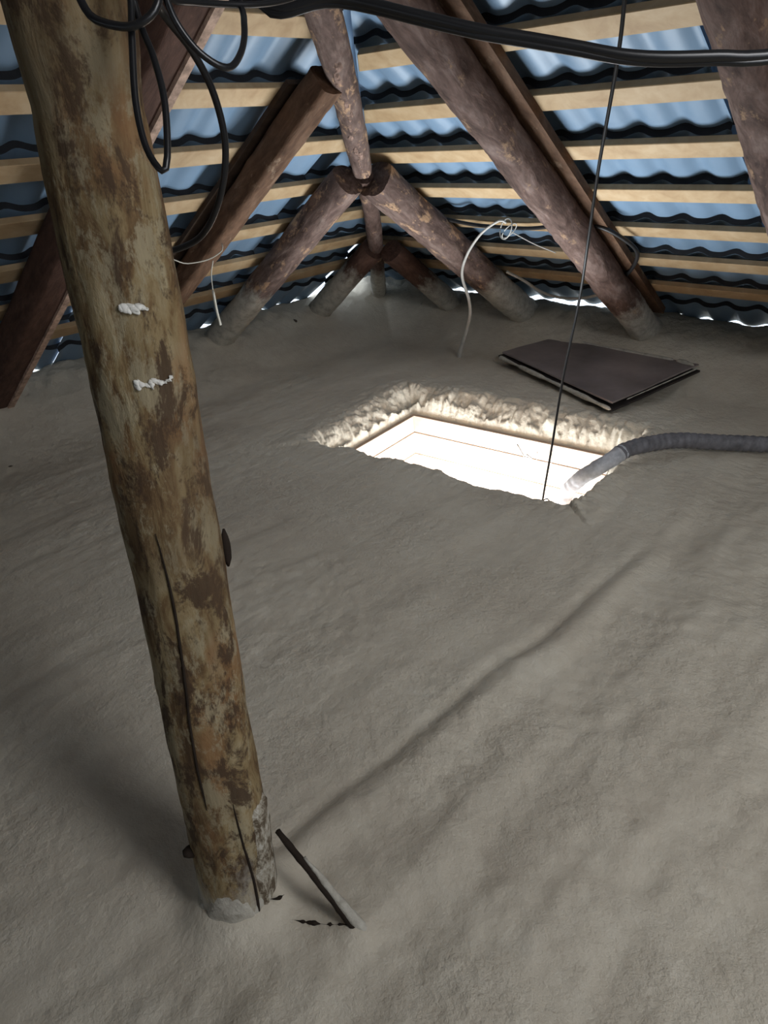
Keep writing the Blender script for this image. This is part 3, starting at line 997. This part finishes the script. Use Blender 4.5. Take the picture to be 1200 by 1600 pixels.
# ------------------------------------------------------------------ dark board panel lying on the foam
fz = lambda x, y: floor_z(x, y)
lid = empty('board_panel', (3.95, 2.05, 0.05))
tag(lid, 'dark brown fibreboard hatch cover lying on the foam beyond the hatch', 'board')
def slab(name, corners, th, mat, parent, seed=0, n=14, warp=0.003):
    (A, B, D, E_) = [np.array(c, float) for c in corners]
    lo = np.array(parent.location)
    V, F = [], []
    for s_ in (0, 1):
        for i in range(n + 1):
            for j in range(n + 1):
                u, v = i / n, j / n
                p = A * (1 - u) * (1 - v) + B * u * (1 - v) + D * u * v + E_ * (1 - u) * v
                p = p + np.array([0, 0, -th * s_ + warp * float(vnoise(u * 3 + seed, v * 3, 0, seed))])
                V.append(p - lo)
    m_ = (n + 1) ** 2
    for i in range(n):
        for j in range(n):
            a = i * (n + 1) + j
            F.append((a, a + 1, a + n + 2, a + n + 1))
            F.append((a + m_, a + n + 1 + m_, a + n + 2 + m_, a + 1 + m_))
    ring = [j for j in range(n + 1)] + [i * (n + 1) + n for i in range(1, n + 1)] + [n * (n + 1) + j for j in range(n - 1, -1, -1)] + [i * (n + 1) for i in range(n - 1, 0, -1)]
    for k4 in range(len(ring)):
        a, b = ring[k4], ring[(k4 + 1) % len(ring)]
        F.append((a, a + m_, b + m_, b))
    o = new_mesh(name, V, F, mat, parent, False)
    bm = bmesh.new()
    bm.from_mesh(o.data)
    bmesh.ops.recalc_face_normals(bm, faces=bm.faces)
    bm.to_mesh(o.data)
    bm.free()
    return o
cl = [(3.960, 2.670, 0.088), (3.475, 1.612, 0.096), (4.285, 1.462, 0.118), (4.40, 2.53, 0.105)]
slab('top_board', cl, 0.010, M_LID, lid, 3)
slab('lower_board', [(3.945, 2.690, 0.062), (3.455, 1.600, 0.062), (4.275, 1.445, 0.086), (4.41, 2.55, 0.085)], 0.012, M_LIDEDGE, lid, 4, 14, 0.005)
slab('filler_layer', [(3.99, 2.645, 0.079), (3.515, 1.640, 0.085), (4.255, 1.495, 0.107), (4.37, 2.50, 0.095)], 0.016, M_COAT, lid, 6, 14, 0.003)
def crust(name, p0, p1, r0, seed):
    P = spline([p0, ext(p0, p1, 0.5), p1], 0.015)
    n = len(P)
    rr = r0 * (0.65 + 0.45 * np.array([float(fbm(i * 0.13, seed, 0, 3, seed)) for i in range(n)]))
    rr[0] = rr[-1] = r0 * 0.2
    V, F = tube_data(P, rr, 9)
    V[:, 2] += -0.0
    return new_mesh(name, V - np.array(lid.location), F, M_COAT, lid)
crust('foam_crust', (3.930, 2.672, 0.060), (3.447, 1.606, 0.062), 0.021, 2)
crust('foam_crust', (3.60, 1.588, 0.076), (4.272, 1.452, 0.103), 0.006, 4)
crust('foam_crust', (4.24, 1.475, 0.120), (4.285, 1.60, 0.118), 0.020, 6)
crust('foam_crust', (4.295, 1.62, 0.112), (4.40, 2.50, 0.107), 0.016, 8)

# ------------------------------------------------------------------ hose going down the hatch
hp = [(3.90, 0.02, 0.075), (3.55, 0.60, 0.070), (3.432, 0.79, 0.066), (3.294, 1.020, 0.070), (3.175, 1.150, 0.085), (2.971, 1.263, 0.090), (2.865, 1.300, 0.062), (2.80, 1.352, 0.018), (2.775, 1.415, -0.045), (2.79, 1.485, -0.16), (2.82, 1.515, -0.36)]
path = spline(hp, 0.006)
n = len(path)
s_ = np.cumsum(np.r_[0, np.linalg.norm(np.diff(path, axis=0), axis=1)])
hz_end = np.argmin(np.abs(s_ - (s_[-1] - 0.58)))
def hose_piece(name, i0, i1, mat, parent, seed, amp, lab=None, r0=0.034):
    P = path[i0:i1]
    ss = s_[i0:i1]
    def disp(ii, th):
        rib = amp * (np.abs(np.sin(ss / 0.034 * np.pi)) ** 0.6)[:, None]
        wr = 0.0035 * fbm(ss[:, None] * 22, np.cos(th)[None, :] * 1.5, np.sin(th)[None, :] * 1.5, 3, seed)
        return rib + wr
    V, F = tube_data(P, r0, 18, disp)
    o = new_mesh(name, V - np.array(hp[0]) if parent is None else V - np.array(parent.location), F, mat, parent, True, hp[0] if parent is None else None)
    if lab:
        o['label'] = lab
    return o
hose = empty('hose', hp[0])
tag(hose, 'ribbed grey hose coming from the right and dropping into the hatch', 'hose')
hose_piece('hose_body', 0, hz_end + 2, M_HOSE, hose, 3, 0.0055)
hose_piece('hose_end', hz_end - 3, n, M_HOSEW, hose, 5, 0.0015, 'pale wrapped hose end', 0.036)

# ------------------------------------------------------------------ cables
cab = lambda name, pts, r, mat, label, cat='cable', **kw: tag(tube(name, pts, r, mat, **kw), label, cat, 'black cable loops beside the log post' if name == 'cable_loop' else None)
trunk = empty('thick_cable', (0.748, 1.02, 1.689))
tag(trunk, 'thick glossy black cable bundle slung across the top of the view', 'cable')
tp = [(0.36, 1.45, 2.55), (0.55, 1.25, 1.92), (0.70, 1.08, 1.72), (0.748, 1.02, 1.689), (0.784, 0.972, 1.674), (0.794, 0.946, 1.654), (0.814, 0.926, 1.653), (0.839, 0.905, 1.66), (0.864, 0.881, 1.661), (0.895, 0.841, 1.65), (0.931, 0.791, 1.633), (0.985, 0.717, 1.609), (1.028, 0.663, 1.595), (1.074, 0.603, 1.579), (1.107, 0.56, 1.567), (1.147, 0.515, 1.56), (1.202, 0.457, 1.557), (1.273, 0.384, 1.555), (1.55, 0.12, 1.58), (1.95, -0.20, 1.68), (2.30, -0.42, 1.84)]
for dz, r in ((0.0022, 0.0082), (-0.0052, 0.0052)):
    P = spline(tp, 0.02)
    P[:, 2] += dz * (1 if dz > 0 else 1)
    P[:, 0] += 0.002 * np.sin(np.arange(len(P)) * 0.35) * np.sign(dz)
    V, F = tube_data(P, r, 12)
    new_mesh('strand', V - np.array(trunk.location), F, M_BLACK, trunk)

cab('cable_loop', [(0.505, 0.845, 1.93), (0.445, 0.815, 1.70), (0.432, 0.815, 1.66), (0.432, 0.815, 1.642), (0.429, 0.804, 1.624), (0.432, 0.789, 1.609), (0.451, 0.763, 1.601), (0.47, 0.75, 1.609), (0.482, 0.748, 1.623), (0.487, 0.755, 1.637), (0.487, 0.77, 1.66), (0.495, 0.80, 1.75), (0.512, 0.845, 1.93)], 0.0042, M_BLACK,
    'short black cable loop across the top of the log post', step=0.006)
cab('cable_loop', [(0.498, 0.838, 1.93), (0.482, 0.80, 1.72), (0.474, 0.785, 1.638), (0.456, 0.769, 1.592), (0.434, 0.748, 1.535), (0.424, 0.728, 1.494), (0.426, 0.710, 1.472), (0.436, 0.711, 1.484), (0.457, 0.731, 1.533), (0.468, 0.754, 1.574), (0.473, 0.776, 1.607), (0.479, 0.793, 1.66), (0.493, 0.815, 1.76), (0.505, 0.83, 1.93)], 0.0036, M_BLACK,
    'narrow long black cable loop hanging at the right edge of the log post', step=0.006)
cab('cable_loop', [(0.518, 0.835, 1.93), (0.503, 0.795, 1.72), (0.505, 0.79, 1.655), (0.509, 0.797, 1.636), (0.537, 0.826, 1.621), (0.572, 0.835, 1.589), (0.598, 0.841, 1.544), (0.611, 0.852, 1.486), (0.607, 0.877, 1.425), (0.596, 0.919, 1.377), (0.584, 0.982, 1.355), (0.575, 1.03, 1.352), (0.52, 1.06, 1.36)], 0.0045, M_BLACK,
    'widest black cable arc, curving down and back behind the log post', step=0.008)
cab('cable_loop', [(0.530, 0.845, 1.93), (0.534, 0.812, 1.72), (0.530, 0.806, 1.660), (0.528, 0.806, 1.642), (0.537, 0.806, 1.613), (0.555, 0.796, 1.584), (0.585, 0.789, 1.569), (0.619, 0.803, 1.586), (0.651, 0.831, 1.617), (0.677, 0.871, 1.656), (0.66, 0.91, 1.78), (0.545, 0.88, 1.95)], 0.0040, M_BLACK,
    'small U shaped black cable loop right of the log post, below the frame top', step=0.006)
cab('cable_run', [(0.542, 0.87, 1.90), (0.535, 0.862, 1.68), (0.56, 0.849, 1.643), (0.598, 0.857, 1.641), (0.643, 0.862, 1.642), (0.696, 0.859, 1.644), (0.744, 0.864, 1.651), (0.797, 0.87, 1.664)], 0.0038, M_BLACK,
    'black cable running level along the frame top toward the thick bundle', step=0.01)
cab('hanging_cord', [(1.813, 0.916, 1.787), (1.939, 0.983, 1.622), (2.152, 1.122, 1.350), (2.294, 1.211, 1.130), (2.467, 1.321, 0.872), (2.573, 1.424, 0.521), (2.587, 1.465, 0.179), (2.587, 1.494, -0.094), (2.579, 1.503, -0.30)], 0.0052, M_CORD,
    'thin black cord hanging straight down into the open hatch', 'cord', step=0.03)
tag(tube('end_hook', [(2.40, 1.55, -0.022), (2.43, 1.50, -0.03), (2.47, 1.45, -0.045), (2.50, 1.42, -0.03), (2.49, 1.40, -0.045)], 0.003, M_CORD, step=0.01), 'small black wire hook on the near hatch rim beside the hanging cord', 'hook')

# white wire from the floor up to the battens
wr = empty('white_wire', (4.0, 3.09, floor_z(4.0, 3.09)))
tag(wr, 'whitish wire rising from the foam and bending over to the battens', 'wire')
z0 = floor_z(3.96, 3.04)
wp = [(3.97, 3.05, z0 - 0.03), (3.96, 3.04, z0 + 0.03), (3.85, 2.872, 0.306), (3.80, 2.836, 0.449), (3.74, 2.848, 0.622), (3.66, 2.747, 0.767), (3.57, 2.577, 0.909), (3.50, 2.404, 0.994), (3.53, 2.38, 0.98)]
Pw = spline(wp, 0.02)
Vw, Fw = tube_data(Pw, np.interp(np.linspace(0, 1, len(Pw)), [0, 0.25, 0.6, 1], [0.016, 0.012, 0.009, 0.006]), 9)
new_mesh('wire', Vw - np.array(wr.location), Fw, M_WIRE, wr)
def ring(c, r, ax, tilt, name, mat, rad, parent):
    th = np.linspace(0, 2 * np.pi * 0.97, 28)
    P = np.array([[c[0] + r * 0.45 * math.cos(t) * ax, c[1] + r * math.cos(t + tilt), c[2] + r * math.sin(t)] for t in th])
    V, F = tube_data(P, rad, 6)
    return new_mesh(name, V - np.array(parent.location), F, mat, parent)
ring((3.555, 2.395, 0.945), 0.055, 1, 0.3, 'wire_curl', M_WIRE, 0.0035, wr)
ring((3.56, 2.375, 0.935), 0.040, -1, 1.0, 'wire_curl', M_WIRE, 0.003, wr)
Vw, Fw = tube_data(spline([(3.56, 2.36, 0.93), (3.64, 2.26, 0.86), (3.75, 2.18, 0.80)], 0.02), 0.003, 6)
new_mesh('wire_tail', Vw - np.array(wr.location), Fw, M_WIRE, wr)

cab('conduit', [(4.06, 2.72, 0.60), (4.167, 2.655, 0.531), (4.309, 2.597, 0.434), (4.364, 2.483, 0.396), (4.336, 2.309, 0.415), (4.25, 2.135, 0.472)], 0.0095, M_WIRE,
    'pale grey conduit sagging between two rafters at the right eave', 'conduit', step=0.03)
cab('roof_cable', [(3.45, 3.00, 1.03), (3.556, 2.862, 0.986), (3.60, 2.69, 0.955), (3.615, 2.553, 0.945), (3.61, 2.281, 0.945), (3.571, 2.041, 0.975), (3.53, 1.824, 0.985), (3.62, 1.722, 0.92), (3.75, 1.691, 0.83), (3.93, 1.80, 0.70), (4.08, 1.95, 0.60)], 0.011, M_CORD,
    'dark cable pinned along a batten of the right slope between rafters', step=0.03)
st = empty('twine', (1.948, 3.187, 0.97))
tag(st, 'pale twine tied across a left rafter with its tail hanging down', 'twine')
for nm, P, r in (('twine_strand', [(1.80, 3.10, 1.02), (1.86, 3.12, 0.99), (1.93, 3.14, 0.965), (2.05, 3.14, 0.965), (2.11, 3.10, 1.0), (2.13, 3.12, 1.03)], 0.0028),
                 ('twine_tail', [(2.075, 3.14, 0.955), (2.09, 3.20, 0.88), (2.09, 3.21, 0.80)], 0.0028),
                 ('foamed_end', [(2.09, 3.21, 0.80), (2.095, 3.215, 0.70), (2.11, 3.225, 0.615)], 0.007)):
    Vw, Fw = tube_data(spline(P, 0.02), r, 7)
    new_mesh(nm, Vw - np.array(st.location), Fw, M_STRING, st)

# ------------------------------------------------------------------ stick leaning on the post
stick = empty('leaning_stick', (0.53, 0.69, 0.03))
tag(stick, 'thin foam covered stick leaning on the foot of the log post', 'stick')
p0, p1 = np.array([0.532, 0.676, 0.005]), np.array([0.488, 0.855, 0.232])
P = spline([p0, ext(p0, p1, 0.33), ext(p0, p1, 0.66), p1], 0.01)
Vw, Fw = tube_data(P, np.interp(np.linspace(0, 1, len(P)), [0, 0.3, 1], [0.011, 0.009, 0.006]), 10, lambda i, t: 0.0015 * vnoise(i[:, None] * 0.7, np.cos(t)[None, :] * 2, np.sin(t)[None, :] * 2, 4))
new_mesh('stick_wood', Vw - np.array(stick.location), Fw, M_DARK, stick)
P2 = spline([p0 + [0.008, -0.006, 0.002], np.array(ext(p0, p1, 0.35)) + [0.007, -0.004, 0.006], np.array(ext(p0, p1, 0.72)) + [0.006, -0.003, 0.005]], 0.01)
Vw, Fw = tube_data(P2, np.interp(np.linspace(0, 1, len(P2)), [0, 0.15, 0.7, 1], [0.016, 0.012, 0.008, 0.003]), 10, lambda i, t: 0.002 * vnoise(i[:, None] * 0.5, np.cos(t)[None, :] * 2, np.sin(t)[None, :] * 2, 8))
tag(new_mesh('foam_coat', Vw - np.array(stick.location), Fw, M_WHITE if False else M_COAT, stick), 'pale foam along the stick')
# torn dark gaps in the foam along the foot of the triangle
for nm, P, r in (('torn_gap', [(0.432, 0.858, 0.062), (0.448, 0.842, 0.060), (0.462, 0.834, 0.066)], 0.004),
                 ('torn_gap', [(0.452, 0.812, 0), (0.470, 0.782, 0), (0.490, 0.750, 0), (0.508, 0.722, 0), (0.520, 0.700, 0)], 0.0045)):
    P = spline(P, 0.004)
    if nm == 'torn_gap' and r > 0.004:
        P[:, 2] = [floor_z(p[0], p[1]) + 0.0005 for p in P]
    nP = len(P)
    Vw, Fw = tube_data(P, r * np.clip(0.35 + 1.5 * np.array([float(vnoise(i * 0.62, 3, 0, 8)) for i in range(nP)]), 0.08, 1.3) * np.sin(np.linspace(0.1, 3.04, nP)), 8)
    new_mesh(nm, Vw - np.array(stick.location), Fw, M_DARK, stick)
